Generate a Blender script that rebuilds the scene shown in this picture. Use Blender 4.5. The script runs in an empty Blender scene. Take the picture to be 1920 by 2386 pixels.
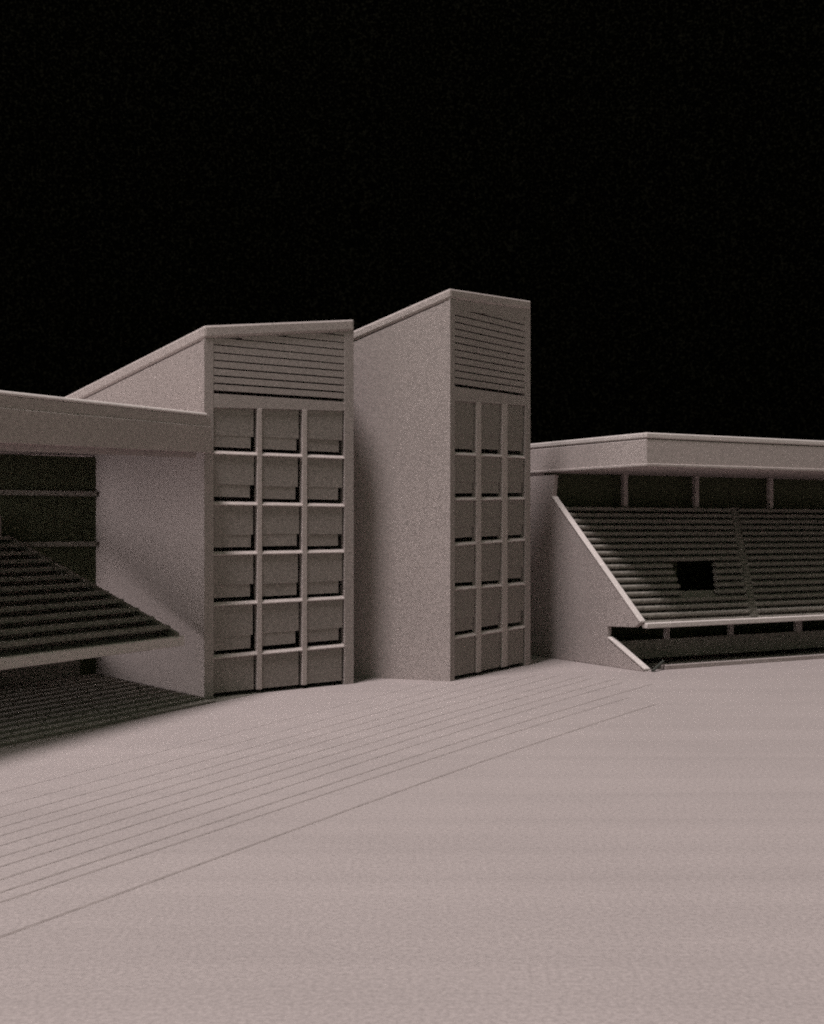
import bpy, bmesh, math, random
from mathutils import Vector
random.seed(7)
sc = bpy.context.scene
COL = sc.collection

# ------------------------------------------------------------------ camera numbers
F, CX, HZ, CH = 2615.0, 960.0, 1230.0, 11.0      # focal (px of the 1920 px wide frame), centre, horizon row, eye height
W0, H0 = 1920.0, 2386.0

def ground_at(u, v):
    d = F * CH / (v - HZ)
    return Vector(((u - CX) / F * d, d, 0.0))

class Plane:
    """vertical plane through p along horizontal direction e (t) and up (z); o = distance in front of it"""
    def __init__(s, p, e):
        s.p = Vector((p[0], p[1], 0)); s.e = Vector((e[0], e[1], 0)).normalized()
        n = Vector((s.e.y, -s.e.x, 0))
        if n.dot(-s.p) < 0: n = -n
        s.n = n
    def tz(s, u, v):
        k = (u - CX) / F
        t = (k * s.p.y - s.p.x) / (s.e.x - k * s.e.y)
        d = s.p.y + s.e.y * t
        return t, CH - (v - HZ) / F * d
    def P(s, t, z, o=0.0):
        q = s.p + s.e * t + s.n * o
        return Vector((q.x, q.y, z))

# ------------------------------------------------------------------ materials
def mat(name, base, var=0.10, grain=3.0, rough=0.85, bump=0.25, blotch=0.06, streak=0.0):
    m = bpy.data.materials.new(name); m.use_nodes = True
    nt = m.node_tree; nd = nt.nodes; L = nt.links
    b = nd['Principled BSDF']
    b.inputs['Roughness'].default_value = rough
    b.inputs['Specular IOR Level'].default_value = 0.235
    tc = nd.new('ShaderNodeTexCoord')
    geo = nd.new('ShaderNodeNewGeometry')
    n1 = nd.new('ShaderNodeTexNoise'); n1.inputs['Scale'].default_value = grain
    n1.inputs['Detail'].default_value = 4; n1.inputs['Roughness'].default_value = 0.75
    n2 = nd.new('ShaderNodeTexNoise'); n2.inputs['Scale'].default_value = 0.11
    n2.inputs['Detail'].default_value = 5
    L.new(geo.outputs['Position'], n1.inputs['Vector']); L.new(geo.outputs['Position'], n2.inputs['Vector'])
    def mr(src, lo, hi, a=0.3, bb=0.7):
        r = nd.new('ShaderNodeMapRange'); r.inputs[1].default_value = a; r.inputs[2].default_value = bb
        r.inputs[3].default_value = lo; r.inputs[4].default_value = hi
        L.new(src, r.inputs[0]); return r.outputs[0]
    def mul(a, c):
        x = nd.new('ShaderNodeMath'); x.operation = 'MULTIPLY'; L.new(a, x.inputs[0]); L.new(c, x.inputs[1]); return x.outputs[0]
    v = mul(mr(n1.outputs[0], 1 - var, 1 + var), mr(n2.outputs[0], 1 - blotch, 1 + blotch))
    if streak:
        mp = nd.new('ShaderNodeMapping'); mp.inputs['Scale'].default_value = (0.02, 0.55, 1)
        mp.inputs['Rotation'].default_value = (0, 0, 0.06)
        n3 = nd.new('ShaderNodeTexNoise'); n3.inputs['Scale'].default_value = 1.0; n3.inputs['Detail'].default_value = 3
        n3.inputs['Distortion'].default_value = 0.6
        L.new(geo.outputs['Position'], mp.inputs[0]); L.new(mp.outputs[0], n3.inputs['Vector'])
        v = mul(v, mr(n3.outputs[0], 1 - streak, 1 + streak))
    sca = nd.new('ShaderNodeVectorMath'); sca.operation = 'SCALE'
    sca.inputs[0].default_value = base; L.new(v, sca.inputs['Scale'])
    L.new(sca.outputs[0], b.inputs['Base Color'])
    if bump:
        bp = nd.new('ShaderNodeBump'); bp.inputs['Strength'].default_value = bump; bp.inputs['Distance'].default_value = 0.05
        L.new(n1.outputs[0], bp.inputs['Height']); L.new(bp.outputs[0], b.inputs['Normal'])
    return m

PL = mat('pale_plaster', (0.312, 0.259, 0.253), var=0.30, grain=6.0, blotch=.03)
PLF = mat('facade_card', (0.30, 0.251, 0.243), var=0.26, grain=6.0, blotch=.03)
RIB = mat('pale_rib_card', (0.40, 0.335, 0.325), var=0.20, grain=6.0, blotch=.03)
CAP = mat('lit_edge_card', (0.50, 0.435, 0.425), var=0.12, grain=4.0)  # paler than the plaster: light on caps, parapets and copings put into the colour
PLR = mat('roof_card', (0.365, 0.305, 0.297), var=0.26, grain=5.5, blotch=.03)
WIN = mat('window_card', (0.225, 0.190, 0.178), var=0.34, grain=6.0, blotch=.04)
SEAT = mat('seat_card', (0.185, 0.162, 0.146), var=0.45, grain=4.0)
DARK = mat('shade_card', (0.045, 0.047, 0.027), var=0.5, grain=3.5)  # shade under the roofs and the slope put into the colour of walls behind
FIELD = mat('field_ground', (0.275, 0.228, 0.2255), var=0.22, grain=7.0, streak=0.045, blotch=0.03)
LINE = mat('line_groove', (0.200, 0.163, 0.158), var=0.2, grain=1.6)
BLACK = mat('peg_dark', (0.04, 0.04, 0.035), var=0.2)

# ------------------------------------------------------------------ mesh helpers
class MB:
    def __init__(s): s.v = []; s.f = []
    def hexa(s, c):                      # 8 corners: 0-3 one end loop, 4-7 the other, same order
        i = len(s.v); s.v += [tuple(x) for x in c]
        for q in ((0,1,2,3),(7,6,5,4),(0,4,5,1),(1,5,6,2),(2,6,7,3),(3,7,4,0)):
            s.f.append([i + k for k in q])
    def prism(s, a, b):                  # two matching loops
        n = len(a); i = len(s.v); s.v += [tuple(x) for x in a] + [tuple(x) for x in b]
        s.f.append([i + k for k in range(n)]); s.f.append([i + n + k for k in reversed(range(n))])
        for k in range(n):
            j = (k + 1) % n
            s.f.append([i + k, i + n + k, i + n + j, i + j])
    def box(s, p, ex, ey, x0, x1, y0, y1, z0, z1):   # frame p, ex, ey (horizontal vectors)
        def q(x, y, z): r = p + ex * x + ey * y; return (r.x, r.y, z)
        s.hexa([q(x0,y0,z0), q(x1,y0,z0), q(x1,y1,z0), q(x0,y1,z0), q(x0,y0,z1), q(x1,y0,z1), q(x1,y1,z1), q(x0,y1,z1)])
    def build(s, name, m, parent=None, bevel=0.0):
        me = bpy.data.meshes.new(name); me.from_pydata(s.v, [], s.f)
        bm = bmesh.new(); bm.from_mesh(me); bmesh.ops.recalc_face_normals(bm, faces=bm.faces); bm.to_mesh(me); bm.free()
        me.materials.append(m)
        o = bpy.data.objects.new(name, me); COL.objects.link(o)
        if bevel:
            bv = o.modifiers.new('bevel', 'BEVEL'); bv.width = bevel; bv.segments = 2; bv.limit_method = 'ANGLE'
        if parent:
            o.parent = parent
            o.matrix_parent_inverse = parent.matrix_world.inverted()
        return o

def empty(name, loc, label, cat, group=None):
    o = bpy.data.objects.new(name, None); COL.objects.link(o); o.location = loc
    o.empty_display_size = 0.5
    o['label'] = label; o['category'] = cat
    if group: o['group'] = group
    bpy.context.view_layer.update()
    return o

def structure(o):
    o['kind'] = 'structure'; return o

# ------------------------------------------------------------------ ground
N = 60
mb = MB()
xs = [-260 + 520 * i / N for i in range(N + 1)]; ys = [-60 + 300 * i / N for i in range(N + 1)]
for y in ys:
    for x in xs: mb.v.append((x, y, 0.0))
for j in range(N):
    for i in range(N):
        a = j * (N + 1) + i; mb.f.append([a, a + 1, a + N + 2, a + N + 1])
structure(mb.build('ground', FIELD))

def ribbon(mb, pts, w, z):
    n = len(pts); i0 = len(mb.v)
    for k, p in enumerate(pts):
        d = (pts[min(k + 1, n - 1)] - pts[max(k - 1, 0)]); d.z = 0; d.normalize()
        nn = Vector((-d.y, d.x, 0)) * w / 2
        mb.v.append((p.x + nn.x, p.y + nn.y, z)); mb.v.append((p.x - nn.x, p.y - nn.y, z))
    for k in range(n - 1):
        a = i0 + 2 * k; mb.f.append([a, a + 1, a + 3, a + 2])

lanes = [(2184,1855,2.5,.075),(2103,1803,2.3,.065),(2080,1784,2.5,.07),(2050,1758,2.3,.06),(2020,1739,2.25,.06),
         (1997,1720,2.1,.06),(1971,1704,2.05,.055),(1948,1686,1.9,.055),(1928,1670,1.75,.05),(1905,1655,1.6,.045),(1880,1638,1.4,.03),(1847,1617,1.25,.025)]
mb = MB()
for v0, v9, k1, w in lanes:
    a = ground_at(0, v0); b = ground_at(900, v9); d = b - a
    pts = []
    for k in range(25):
        t = -1.2 + (k1 + 1.2) * k / 24
        p = a + d * t
        bend = max(0, t - 1.0)
        p.x += 0.9 * bend * bend * d.length * 0.03
        pts.append(p)
    ribbon(mb, pts, w * 2.0, 0.004)
structure(mb.build('track_lines', LINE))

# ------------------------------------------------------------------ towers
def quad(mb, pl, pts, o0, o1, ch=0.0):
    """pts: (t,z) bl, br, tr, tl ; extruded from o0 (back) to o1 (front); ch: chamfer of the upper front edge"""
    back = [pl.P(t, z, o0) for t, z in pts]; front = [pl.P(t, z, o1) for t, z in pts]
    if not ch:
        mb.prism(back, front); return
    bl, br, tr, tl = pts
    def ring(t, zb, zt): return [pl.P(t, zb, o0), pl.P(t, zb, o1), pl.P(t, zt - ch * 1.2, o1), pl.P(t, zt, o1 - ch), pl.P(t, zt, o0)]
    mb.prism(ring(bl[0], bl[1], tl[1]), ring(br[0], br[1], tr[1]))

def tower(label, corner, front_dir, left_dir, left_len, roof_left_px, top_l, top_r, base_l, base_r,
          cols, bars, win_top, louv_bot, louv_n, louv_pitch, cop_l, back_pts, pane, head=None, gap0=.10, fade=0.0):
    P0 = ground_at(*corner)
    root = empty('tower', P0, label, 'tower', 'pair of slant-roofed towers')
    fp = Plane(P0, front_dir); lp = Plane(P0, left_dir)
    TL = fp.tz(*top_l); TR = fp.tz(*top_r); BR = fp.tz(*base_r)
    W = BR[0]; zl = TL[1]; zr = zl + (TR[1] - zl) * W / TR[0]
    # roof height on the left wall
    tb, zb = lp.tz(*roof_left_px)
    z_back = zl + (zb - zl) * left_len / tb
    def ztop(t): return zl + (zr - zl) * t / W
    A = lp.P(0, 0); B = fp.P(W, 0); D = lp.P(left_len, 0); C = Vector((back_pts[0], back_pts[1], 0))
    zC = z_back + (zr - zl)
    COPH = cop_l
    # side walls, back wall (solid thickness, inside the plan)
    def wall(name, p, q, hp, hq, inward, th=0.5, m=PL):
        mb = MB()
        i = Vector(inward) * th
        mb.prism([p, q, q + Vector((0,0,hq)), p + Vector((0,0,hp))],
                 [p + i, q + i, q + i + Vector((0,0,hq)), p + i + Vector((0,0,hp))])
        return mb.build(name, m, root)
    cen = (A + B + C + D) / 4
    def inw(p, q):
        d = (q - p).normalized(); n = Vector((-d.y, d.x, 0))
        return n if n.dot(cen - p) > 0 else -n
    eps = Vector((0, 0, 0.02))
    g = 0.0
    dl = (D - A).normalized()
    wall('side_wall', A + dl * 0.0, D, zl - COPH - .10, z_back - COPH - .10, inw(A, D))
    wall('side_wall', B, C, zr - COPH, zC - COPH, inw(B, C))
    wall('back_wall', D + (C - D).normalized() * 0.6, C, z_back - COPH, zC - COPH, inw(D, C))
    # roof slab with its coping overhang
    cz = [zl, zr, zC, z_back]
    def grow(p):
        v = p - cen; v.normalize(); return p + v * 0.07
    top = [grow(p) + Vector((0,0,z)) for p, z in zip((A, B, C, D), cz)]
    # underside follows the roof so that a coping of even height runs round
    low = [grow(p) + Vector((0,0,z - COPH)) for p, z in zip((A, B, C, D), cz)]
    mb = MB(); mb.prism(low, top)
    roof = mb.build('roof', PLR, root, bevel=0.17)
    # front frame: pilasters, mullions, bars
    (pl_r, m1, m2, pr_l) = cols            # t positions
    zbar = []                              # functions for the top of each bar
    for (ul, vl, ur, vr) in bars:
        a = fp.tz(ul, vl); b = fp.tz(ur, vr)
        zbar.append((lambda t, a=a, b=b: a[1] + (b[1] - a[1]) * (t - a[0]) / (b[0] - a[0])))
    a = fp.tz(*win_top[0]); b = fp.tz(*win_top[1])
    zwt = lambda t, a=a, b=b: a[1] + (b[1] - a[1]) * (t - a[0]) / (b[0] - a[0])
    a2 = fp.tz(*louv_bot[0]); b2 = fp.tz(*louv_bot[1])
    zlb = lambda t, a=a2, b=b2: a[1] + (b[1] - a[1]) * (t - a[0]) / (b[0] - a[0])
    BT = 0.26                              # bar thickness
    mb = MB()
    EE = 0.02
    zt = lambda t: ztop(t) - COPH - 0.01
    for (t0, t1) in ((0.0, pl_r), (pr_l, W)):
        mb = MB()
        quad(mb, fp, [(t0, 0), (t1, 0), (t1, zt(t1)), (t0, zt(t0))], -0.5, 0.0)
        if t0 == 0.0: mb.build('pilaster', PLF, root, bevel=0.03)
    mb.build('pilaster', PLF, root, bevel=0.03)
    mb = MB()
    for (t0, t1) in (m1, m2):
        quad(mb, fp, [(t0, 0.25), (t1, 0.25), (t1, zwt(t1)), (t0, zwt(t0))], -0.45, -0.004)
    for zb in zbar:
        quad(mb, fp, [(pl_r, zb(pl_r) - BT), (pr_l, zb(pr_l) - BT), (pr_l, zb(pr_l)), (pl_r, zb(pl_r))], -0.45, -0.012, ch=0.15)
    fr = mb.build('window_frame', RIB, root, bevel=0.03)
    # solid band between the windows and the louvre
    mb = MB()
    quad(mb, fp, [(pl_r, zwt(pl_r) - .002), (pr_l, zwt(pr_l) - .002), (pr_l, zlb(pr_l) - .12), (pl_r, zlb(pl_r) - .12)], -0.45, -0.02)
    mb.build('spandrel', PLF, root)
    # louvre boards
    if head:
        ha = fp.tz(*head[0]); hb = fp.tz(*head[1])
        zhd = lambda t: ha[1] + (hb[1] - ha[1]) * (t - ha[0]) / (hb[0] - ha[0])
    else:
        zhd = lambda t: zt(t) - 0.06
    mb = MB()
    for i in range(louv_n):
        f0 = lambda t, i=i: min(zlb(t) + 0.10 + i * louv_pitch, zhd(t))
        f1 = lambda t, i=i: min(zlb(t) + 0.10 + (i + 1) * louv_pitch - max(.04, gap0 - fade * i), zhd(t))
        seg = 24
        for s in range(seg):
            ta = pl_r + (pr_l - pl_r) * s / seg; tb_ = pl_r + (pr_l - pl_r) * (s + 1) / seg
            if zhd(ta) - f0(ta) < 0.06 or zhd(tb_) - f0(tb_) < 0.06: continue
            za, zb_ = max(f1(ta), f0(ta) + .03), max(f1(tb_), f0(tb_) + .03)
            quad(mb, fp, [(ta, f0(ta)), (tb_, f0(tb_)), (tb_, zb_), (ta, za)], -0.22, -0.03)
    mb.build('louvre', PLF, root)
    mb = MB()
    quad(mb, fp, [(pl_r, zhd(pl_r)), (pr_l, zhd(pr_l)), (pr_l, zt(pr_l)), (pl_r, zt(pl_r))], -0.40, -0.035)
    mb.build('header', PLF, root)
    # upper fascia below coping, closes what the boards leave open
    # windows: six rows of three, an upper and a lower pane with dark gaps right and below
    edges = [(pl_r, m1[0]), (m1[1], m2[0]), (m2[1], pr_l)]
    rows = []
    up = zwt
    for zb in zbar:
        rows.append((up, zb)); up = (lambda t, zb=zb: zb(t) - BT)
    rows.append((up, None))
    for r, (zu, zb) in enumerate(rows):
        for c, (t0, t1) in enumerate(edges):
            w = t1 - t0
            j = lambda s: (random.random() - 0.5) * s
            gr = pane['gap_r'] * (1 + j(.5)); gb = pane['gap_b'] * (1 + j(.4)); gr2 = pane['gap_r2'] * (1 + j(.5))
            if c == 2: gr *= 0.6
            low_z = (lambda t: 0.30) if zb is None else (lambda t, zb=zb, gb=gb: zb(t) + gb)
            hgt = zu(t0) - low_z(t0)
            split = 0.30 * hgt if zb is not None else 0.0
            mb = MB()
            te = t1 - gr
            tilt = 0.05
            quad(mb, fp, [(t0 - .02, low_z(t0) + split), (te, low_z(te) + split), (te, zu(te) + .01), (t0 - .02, zu(t0) + .01)], -0.20, -0.10 + j(.03))
            o = mb.build('window', WIN, root)
            if zb is not None:
                te2 = t1 - gr2
                mb = MB()
                quad(mb, fp, [(t0 - .02, low_z(t0)), (te2, low_z(te2)), (te2, low_z(te2) + split), (t0 - .02, low_z(t0) + split)], -0.24, -0.125 + j(.03))
                mb.build('sill_panel', WIN, o)
    return root, fp, lp, W

def cols_from(pl, us, v):
    return [pl.tz(u, v)[0] for u in us]

P1 = ground_at(476, 1629)
f1 = Plane(P1, (.789, .614))
c = cols_from(f1, (498, 600, 611, 705, 716, 803), 1250)
tower('nearer broad tower beside the left stand, six window rows under a faint slatted top',
      (476, 1629), (.789, .614), (-.72, .69), 21.0, (150, 924), (470, 757), (817, 743), (476, 1629), (824, 1592),
      (c[0], (c[1], c[2]), (c[3], c[4]), c[5]),
      [(520,1050,790,1061), (520,1168,790,1173), (520,1285,790,1280), (520,1403,790,1389), (520,1525,790,1501)],
      ((497, 949), (803, 957)), ((497, 912), (803, 932)), 19, 0.495, 0.85, (-13.0, 93.0),
      dict(gap_r=.26, gap_b=.28, gap_r2=.42), None, .11, .006)
P2 = ground_at(1049, 1588)
f2 = Plane(P2, (.569, .823))
c = cols_from(f2, (1060, 1111, 1122, 1171, 1183, 1224), 1250)
tower('taller narrower tower behind the broad one, with a deep dark slatted top',
      (1049, 1588), (.569, .823), (-.944, .33), 8.2, (825, 770), (1050, 671), (1240, 700), (1049, 1588), (1236, 1549),
      (c[0], (c[1], c[2]), (c[3], c[4]), c[5]),
      [(1077,1053,1205,1060), (1077,1158,1205,1157), (1077,1263,1205,1254), (1077,1366,1205,1357), (1077,1479,1205,1459)],
      ((1063, 934), (1226, 945)), ((1063, 897), (1226, 920)), 19, 0.50, 0.75, (1.5, 96.0),
      dict(gap_r=.26, gap_b=.28, gap_r2=.42), ((1063, 722), (1226, 743)))

# ------------------------------------------------------------------ left stand
s = Vector((.503, .864, 0)).normalized(); b = Vector((-s.y, s.x, 0))
E0 = ground_at(470, 1645)
ls = empty('grandstand', E0, 'dark covered grandstand on the left with a deep flat roof over two seating tiers', 'grandstand', 'roofed grandstands')
U0 = E0 + b * 1.5
LS = 21.0
# roof: front line, fascia board and coping
R0 = Vector((-12.78, 71.25, 0)); R1 = Vector((-19.78, 53.9, 0)); rl = (R1 - R0).length; rd = (R1 - R0).normalized(); R1 = R0 + rd * 25.0
rn = Vector((rd.y, -rd.x, 0)); rn = rn if rn.dot(b) < 0 else -rn     # outward normal of the fascia
back_far = E0 + b * 19.2
k = [R0, R1, back_far - s * 14, back_far + s * 9, P1 + Vector((-.72, .69, 0)) * 14.0 + Vector((.3, .3, 0)), P1 + Vector((.12, .3, 0))]
def up(p, z): return Vector((p.x, p.y, z))
ZT, ZB = 18.28, 15.75
drop = .66 / rl                       # the roof edge falls slightly towards the near end
def zd(p): return -drop * (p - R0).dot(rd)
def rail(x0, x1, y0, y1, z0, z1):
    mb = MB()
    def ring(x):
        q = [R0 + rd * x + rn * y for y in (y0, y1)]; d = -drop * x
        return [up(q[0], z0 + d), up(q[1], z0 + d), up(q[1], z1 + d), up(q[0], z1 + d)]
    mb.prism(ring(x0), ring(x1)); return mb
mb = MB(); mb.prism([up(p, ZB + .35 + zd(p)) for p in k], [up(p, ZT - .25 + zd(p)) for p in k]); roofL = mb.build('roof', PLR, ls)
rail(0, 25, 0.002, 0.07, ZB, ZT - .85).build('fascia', PLR, roofL, bevel=.05)
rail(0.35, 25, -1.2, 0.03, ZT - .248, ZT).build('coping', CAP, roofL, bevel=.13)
rail(0.9, 25, -0.75, -0.5, ZB - .32, ZB + .349).build('beam', PLR, roofL)
# upper tier
t_end, z0, slope = 18.0, 4.27, math.tan(math.radians(20.8))
mb = MB()
mb.box(U0, -s, b, 0.02, LS, -0.15, 0.35, z0 - .62, z0); lipL = None
tierL = MB()
a = U0
tierL.prism([up(a + b * .36, z0 - .48), up(a + b * t_end, z0 + t_end * slope - .48), up(a + b * t_end, z0 + t_end * slope - .36), up(a + b * .36, z0 - .36)],
            [up(a - s * LS + b * .36, z0 - .48), up(a - s * LS + b * t_end, z0 + t_end * slope - .48), up(a - s * LS + b * t_end, z0 + t_end * slope - .36), up(a - s * LS + b * .36, z0 - .36)])
tL = tierL.build('seating_tier', SEAT, ls); tL['label'] = 'upper tier of seating rows'
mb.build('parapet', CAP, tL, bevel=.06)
n_r = 13
for i in range(n_r):
    y0 = .75 + i * (t_end - .9) / n_r; dy = (t_end - .9) / n_r
    zz = z0 + (y0 + .25) * slope
    mb = MB()
    cut = 2.2 if i in (3, 4, 5) else 0
    mb.box(U0, -s, b, 0.34, LS, y0, y0 + dy * .66, zz + .02, zz + .28)
    mb.build('seat_row', SEAT, tL, bevel=.03)
mb = MB()     # raking end kerb of the tier
mb.prism([up(U0 + b * .3, z0 - .3), up(U0 + b * t_end, z0 + t_end * slope - .3), up(U0 + b * t_end, z0 + t_end * slope + .22), up(U0 + b * .3, z0 + .16)],
         [up(U0 - s * .3 + b * .3, z0 - .3), up(U0 - s * .3 + b * t_end, z0 + t_end * slope - .3), up(U0 - s * .3 + b * t_end, z0 + t_end * slope + .22), up(U0 - s * .3 + b * .3, z0 + .16)])
mb.build('raking_wall', SEAT, tL)
# lower tier: low rows from the field edge back to the wall of the tower
mb = MB()
mb.box(E0, -s, b, -10, LS, .2, 15.6, -.02, .02)
tl2 = mb.build('seating_tier', SEAT, ls); tl2['label'] = 'low tier of seating rows at field level'
w1 = Vector((-.72, .69, 0)).normalized()
def s_limit(off):      # how far along s a row may run before the tower wall (keeps a narrow dark slot)
    # E0 + s*k + b*off on line P1 + w1*t
    q = E0 + b * off - P1
    det = s.x * (-w1.y) - (-w1.x) * s.y
    return ((-q.x) * (-w1.y) - (-w1.x) * (-q.y)) / det
for i in range(12):
    y0 = .15 + i * 1.2
    lim = s_limit(y0 + .5) - 0.45
    mb = MB(); h = .16 + i * .035
    mb.box(E0, s, b, -LS, lim, y0, y0 + .72, .0, h); mb.build('seat_row', SEAT, tl2, bevel=.03)
# low wall behind the lower tier, below the upper one
mb = MB(); mb.box(E0, s, b, -LS, s_limit(15.0) - 1.2, 15.0, 15.3, 0, 2.6); mb.build('back_wall', SEAT, tl2)
# back wall with two gallery ledges
BW1 = P1 + w1 * 13.2; BW0 = E0 + b * 18.6 - s * 2.5; bd = (BW1 - BW0); bl = bd.length; bd.normalize(); bn = Vector((bd.y, -bd.x, 0))
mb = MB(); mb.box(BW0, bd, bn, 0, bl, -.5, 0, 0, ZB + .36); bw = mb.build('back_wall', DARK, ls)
for z in (13.45, 9.85):
    mb = MB(); mb.box(BW0, bd, bn, .1, bl - .05, .002, .5, z - .18, z + .18); mb.build('gallery_ledge', SEAT, bw, bevel=.03)
post_t = Plane(U0 + b * 16.4, (-s.x, -s.y))
mb = MB(); p0 = ground_at(-4, 1560)
dd = 77.2; q = Vector(((-7 - CX) / F * dd, dd, 0)); mb.box(q, s, b, -.2, .2, -.2, .2, 10.2, 11.8); mb.build('post', PL, tL)

# ------------------------------------------------------------------ right stand
F0 = ground_at(1505, 1566)
e = Vector((.896, .445, 0)).normalized(); w = Vector((-.55, .835, 0)).normalized()
rs = empty('grandstand', F0, 'covered grandstand on the right, one steep seating slope behind a thin fin-shaped end wall', 'grandstand', 'roofed grandstands')
wp = Plane(F0, w)
LR = 56.0
def WP(u, v): return wp.tz(u, v)
fin_px = [(1505,1566), (1415,1488), (1415,1460), (1478,1462), (1492,1452), (1287,1160), (1292,1106)]
fin = [WP(*p) for p in fin_px]
fin[0] = (fin[0][0], 0.0)
tback = WP(1240, 1300)[0] + 2.5
fin += [(tback, fin[-1][1]), (tback, 0.0)]
mb = MB()
th = 0.42
mb.prism([wp.P(t, z) for t, z in fin], [wp.P(t, z) + e * th for t, z in fin])
finw = mb.build('end_wall', PL, rs, bevel=.05)
# sloped caps of the fin, a little wider than the wall
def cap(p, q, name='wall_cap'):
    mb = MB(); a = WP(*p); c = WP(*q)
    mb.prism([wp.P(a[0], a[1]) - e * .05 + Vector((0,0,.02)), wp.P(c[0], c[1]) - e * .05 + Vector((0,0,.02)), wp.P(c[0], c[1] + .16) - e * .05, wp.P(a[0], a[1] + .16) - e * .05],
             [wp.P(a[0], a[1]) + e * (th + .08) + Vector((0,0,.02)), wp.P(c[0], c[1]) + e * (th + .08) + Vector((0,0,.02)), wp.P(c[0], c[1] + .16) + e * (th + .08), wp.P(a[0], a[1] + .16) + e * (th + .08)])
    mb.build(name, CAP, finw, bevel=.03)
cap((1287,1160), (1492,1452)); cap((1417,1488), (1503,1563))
# roof
mb = MB()
mb.box(F0, e, w, -.05, LR, -.1, 17, ZB, ZT - .50); roofR = mb.build('roof', PLR, rs, bevel=.06)
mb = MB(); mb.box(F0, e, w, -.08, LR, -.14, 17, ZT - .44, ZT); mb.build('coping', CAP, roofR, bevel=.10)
mb = MB(); mb.box(F0, e, w, -.1, LR, -.22, 17, ZB - .06, ZB + .18); mb.build('edge_strip', PLR, roofR, bevel=.06)
# seating slope
lt, lz = WP(1492, 1452); tt, tz_ = WP(1292, 1168)
rise, run = tz_ - lz, tt - lt
nr = 18
mb = MB()
mb.box(F0, e, w, th + .01, LR, lt - .25, lt + .30, lz - .42, lz - .02); 
tR = MB()
def slab(x0, x1, ya, yb):
    za = lz - 1.05 + (ya) * rise / run; zb_ = lz - 1.05 + (yb) * rise / run
    A = F0 + e * x0 + w * (lt + ya); B = F0 + e * x0 + w * (lt + yb); C = F0 + e * x1 + w * (lt + ya); D = F0 + e * x1 + w * (lt + yb)
    tR.prism([up(A, za), up(B, zb_), up(B, zb_ - .3), up(A, za - .3)], [up(C, za), up(D, zb_), up(D, zb_ - .3), up(C, za - .3)])
# entrance opening in the slope: rows 4..7
def at_x(u, v, yoff):       # distance along e for pixel column u at depth offset yoff along w
    A = F0 + w * (lt + yoff); kx = (u - CX) / F
    return (kx * A.y - A.x) / (e.x - kx * e.y)
ro0, ro1 = 4, 9
yA, yB = ro0 * run / nr, ro1 * run / nr
ox0, ox1 = at_x(1595, 1374, yA), at_x(1676, 1374, yA)
qx0, qx1 = at_x(1566, 1310, yB), at_x(1668, 1310, yB)
sA, sB = (ro0 + 2) * run / nr, (ro1 + 2) * run / nr
slab(th, LR, 1.25, sA)
for i in range(ro0, ro1):
    hf = (i - ro0 + .5) / (ro1 - ro0)
    slab(th, ox0 + (qx0 - ox0) * hf, (i + 2) * run / nr, (i + 3) * run / nr); slab(ox1 + (qx1 - ox1) * hf + .9, LR, (i + 2) * run / nr, (i + 3) * run / nr)
slab(th, LR, sB, run)
tRo = tR.build('seating_tier', SEAT, rs)
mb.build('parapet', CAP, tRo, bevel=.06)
ax0, ax1 = at_x(1748, 1400, .5), at_x(1708, 1180, run)
def aisle(i): return ax0 + (ax1 - ax0) * i / nr
for i in range(nr):
    ya = i * run / nr + .32; dy = run / nr
    zz = lz + (i + .35) * rise / nr - .10
    mb = MB()
    aL = aisle(i); aR = aL + .85
    spans = [(th + .02, aL), (aR, LR)]
    if ro0 <= i < ro1:
        hf = (i - ro0 + .5) / (ro1 - ro0)
        spans = [(th + .02, ox0 + (qx0 - ox0) * hf), (ox1 + (qx1 - ox1) * hf, aL), (aR, LR)]
    for x0, x1 in spans:
        mb = MB()
        mb.box(F0, e, w, x0, x1, lt + ya - .05, lt + ya + dy * .98, zz - rise / nr * .68, zz)
        mb.build('seat_row', SEAT, tRo, bevel=.13)
mb = MB()    # stair between the rows
for i in range(nr * 2):
    dy = run / nr / 2
    aL = aisle(i / 2)
    zz = lz + (i / 2 + .1) * rise / nr - .16
    mb.box(F0, e, w, aL + .03, aL + .82, lt + .32 + i * dy, lt + .32 + (i + 1.3) * dy, zz - .35, zz)
mb.build('stair', SEAT, tRo)
mb = MB()    # sheet behind the opening, the tunnel's shade put into its colour
y1 = lt + yA - .1
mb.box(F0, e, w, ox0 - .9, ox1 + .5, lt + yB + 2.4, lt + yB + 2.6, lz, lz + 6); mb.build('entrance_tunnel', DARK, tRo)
# back wall and columns under the roof
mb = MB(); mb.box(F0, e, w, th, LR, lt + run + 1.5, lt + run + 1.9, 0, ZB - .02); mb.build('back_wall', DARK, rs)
for u in (1455, 1621, 1794, 1972):
    yo = run + .45; x = at_x(u, 1130, yo)
    mb = MB(); mb.box(F0, e, w, x - .22, x + .22, lt + yo - .2, lt + yo + .2, tz_ - .6, ZB - .004); mb.build('column', PL, rs, bevel=.03)
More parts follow.
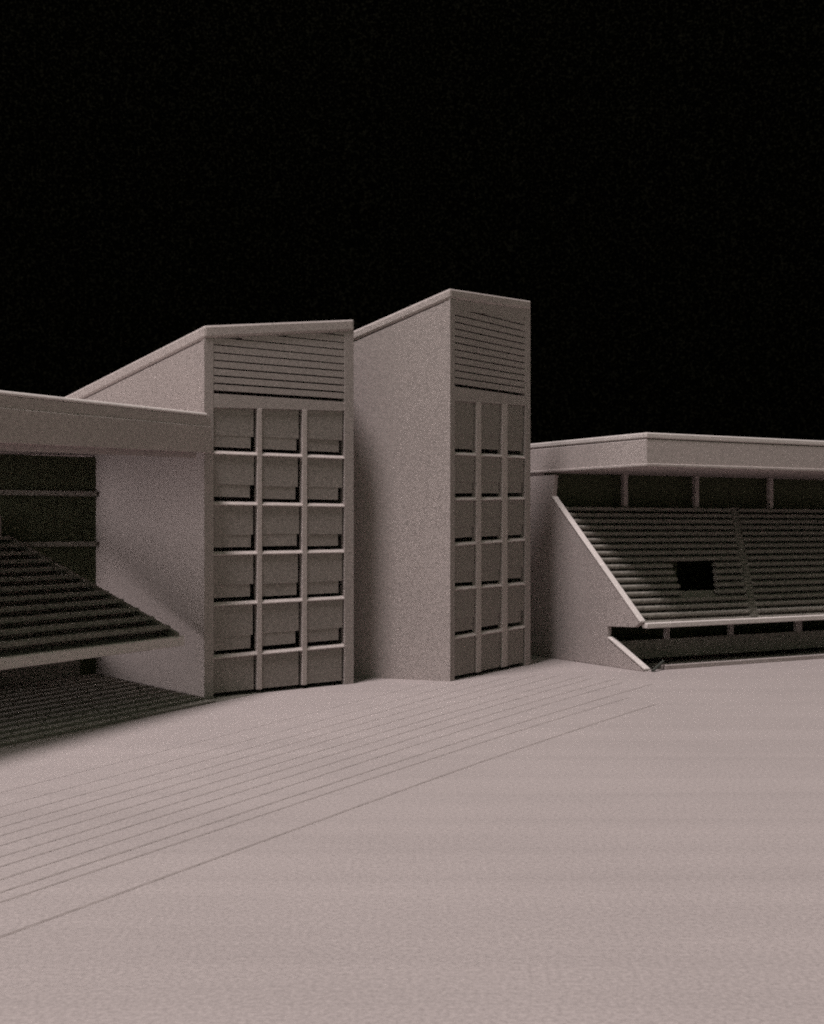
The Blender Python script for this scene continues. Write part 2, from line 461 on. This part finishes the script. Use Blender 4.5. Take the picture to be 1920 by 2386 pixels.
# concourse under the slope
wl_t = WP(1417, 1475)[0]
mb = MB(); mb.box(F0, e, w, th + .01, LR, wl_t - .1, wl_t + .3, .45, 1.95); mb.build('concourse_wall', SEAT, rs)
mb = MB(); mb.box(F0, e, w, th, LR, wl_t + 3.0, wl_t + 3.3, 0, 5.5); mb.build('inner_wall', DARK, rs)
for u, hw in ((1554, .2), (1703, .2), (1860, .34), (2030, .2)):
    x = at_x(u, 1475, wl_t - lt)
    mb = MB(); mb.box(F0, e, w, x - hw, x + hw, wl_t - .1, wl_t + .2, 1.952, lz - .3); mb.build('post', PL, rs)
mb = MB(); q0 = at_x(1560, 1555, -lt + .5); mb.box(F0, e, w, 2.3, LR, .45, 1.7, 0, .34); mb.build('kerb', PL, rs, bevel=.04)

# small dark peg lying by the fin tip
pa = ground_at(1527, 1561); pb = ground_at(1541, 1549)
me = bpy.data.meshes.new('peg'); bm = bmesh.new()
bmesh.ops.create_cone(bm, cap_ends=True, segments=14, radius1=.12, radius2=.10, depth=(pb - pa).length * .55)
bm.to_mesh(me); bm.free(); me.materials.append(BLACK)
peg = bpy.data.objects.new('peg', me); COL.objects.link(peg)
mid = (pa + pb) / 2; dv = Vector(((pb - pa).x, (pb - pa).y * .45, 0.62)).normalized()
peg.rotation_mode = 'QUATERNION'; peg.rotation_quaternion = Vector((0,0,1)).rotation_difference(dv)
mid = ground_at(1533, 1563); peg.location = (mid.x, mid.y, .36)
peg['label'] = 'tiny dark peg lying on the pale ground beside the tip of the right end wall'; peg['category'] = 'peg'

# ------------------------------------------------------------------ black backdrop cloth
def backdrop_mat():
    m = bpy.data.materials.new('black_cloth'); m.use_nodes = True
    nt = m.node_tree; nd = nt.nodes; L = nt.links; bs = nd['Principled BSDF']
    bs.inputs['Roughness'].default_value = 1; bs.inputs['Specular IOR Level'].default_value = 0
    geo = nd.new('ShaderNodeNewGeometry'); n = nd.new('ShaderNodeTexNoise'); n.inputs['Scale'].default_value = 2.2; n.inputs['Detail'].default_value = 2
    L.new(geo.outputs['Position'], n.inputs['Vector'])
    r = nd.new('ShaderNodeMapRange'); r.inputs[1].default_value = .5; r.inputs[2].default_value = .85; r.inputs[3].default_value = 0.0004; r.inputs[4].default_value = .006
    L.new(n.outputs[0], r.inputs[0])
    s_ = nd.new('ShaderNodeVectorMath'); s_.operation = 'SCALE'; s_.inputs[0].default_value = (1, .95, .62); L.new(r.outputs[0], s_.inputs['Scale'])
    L.new(s_.outputs[0], bs.inputs['Base Color'])
    return m
mb = MB(); R = 150.0; n = 64
for i in range(n + 1):
    a = math.radians(-20 + 220 * i / n)
    x, y = R * math.cos(a) * 1.25, 40 + R * math.sin(a)
    mb.v += [(x, y, -0.5), (x, y, 135.0)]
for i in range(n):
    k0 = 2 * i; mb.f.append([k0, k0 + 2, k0 + 3, k0 + 1])
structure(mb.build('backdrop', backdrop_mat()))

# ------------------------------------------------------------------ light
def area(name, loc, target, size, power, color):
    l = bpy.data.lights.new(name, 'AREA'); l.shape = 'DISK'; l.size = size; l.energy = power; l.color = color
    o = bpy.data.objects.new(name, l); COL.objects.link(o); o.location = loc
    o.rotation_euler = (Vector(target) - Vector(loc)).to_track_quat('-Z', 'Y').to_euler()
    return o
az = Vector((-.63, -.77, 0)).normalized(); el = math.radians(73.5)
tgt = Vector((0, 72, 8)); dist = 340.0
kp = tgt + (az * math.cos(el) + Vector((0, 0, math.sin(el)))) * dist
area('key_lamp', kp, tgt, 60.0, 1530000, (1.0, .955, .94))
tg2 = Vector((-18, 78, 2))
fp_ = tg2 + Vector((-.80, -.58, .14)).normalized() * 60
sl = area('side_lamp', fp_, tg2, 40.0, 3200, (1.0, .95, .93))
sl.data.shape = 'RECTANGLE'; sl.data.size_y = 26.0; sl.data.spread = math.radians(58)

wd = bpy.data.worlds.new('World'); sc.world = wd; wd.use_nodes = True
bg = wd.node_tree.nodes['Background']; bg.inputs[0].default_value = (.88, 1.0, .74, 1); bg.inputs[1].default_value = 0.235

# ------------------------------------------------------------------ camera
cd = bpy.data.cameras.new('camera'); cam = bpy.data.objects.new('camera', cd); COL.objects.link(cam)
cam.location = (0, 0, CH); cam.rotation_euler = (math.radians(90), 0, 0)
cd.sensor_fit = 'VERTICAL'; cd.sensor_height = 36.0; cd.lens = F / H0 * 36.0
cd.shift_y = (HZ - H0 / 2) / H0
cd.clip_start = .1; cd.clip_end = 1000
sc.camera = cam
sc.render.resolution_x, sc.render.resolution_y = 824, 1024

sc.view_settings.view_transform = 'Standard'; sc.view_settings.look = 'None'
sc.view_settings.exposure = 0; sc.view_settings.gamma = 1; sc.view_settings.use_curve_mapping = False
sc.cycles.use_denoising = False
sc.cycles.max_bounces = 6
sc.cycles.sample_clamp_indirect = 1.0
sc.cycles.sample_clamp_direct = 2.0
sc.cycles.filter_width = 2.0
sc.cycles.use_adaptive_sampling = True
sc.cycles.adaptive_threshold = 0.035
sc.cycles.adaptive_min_samples = 12
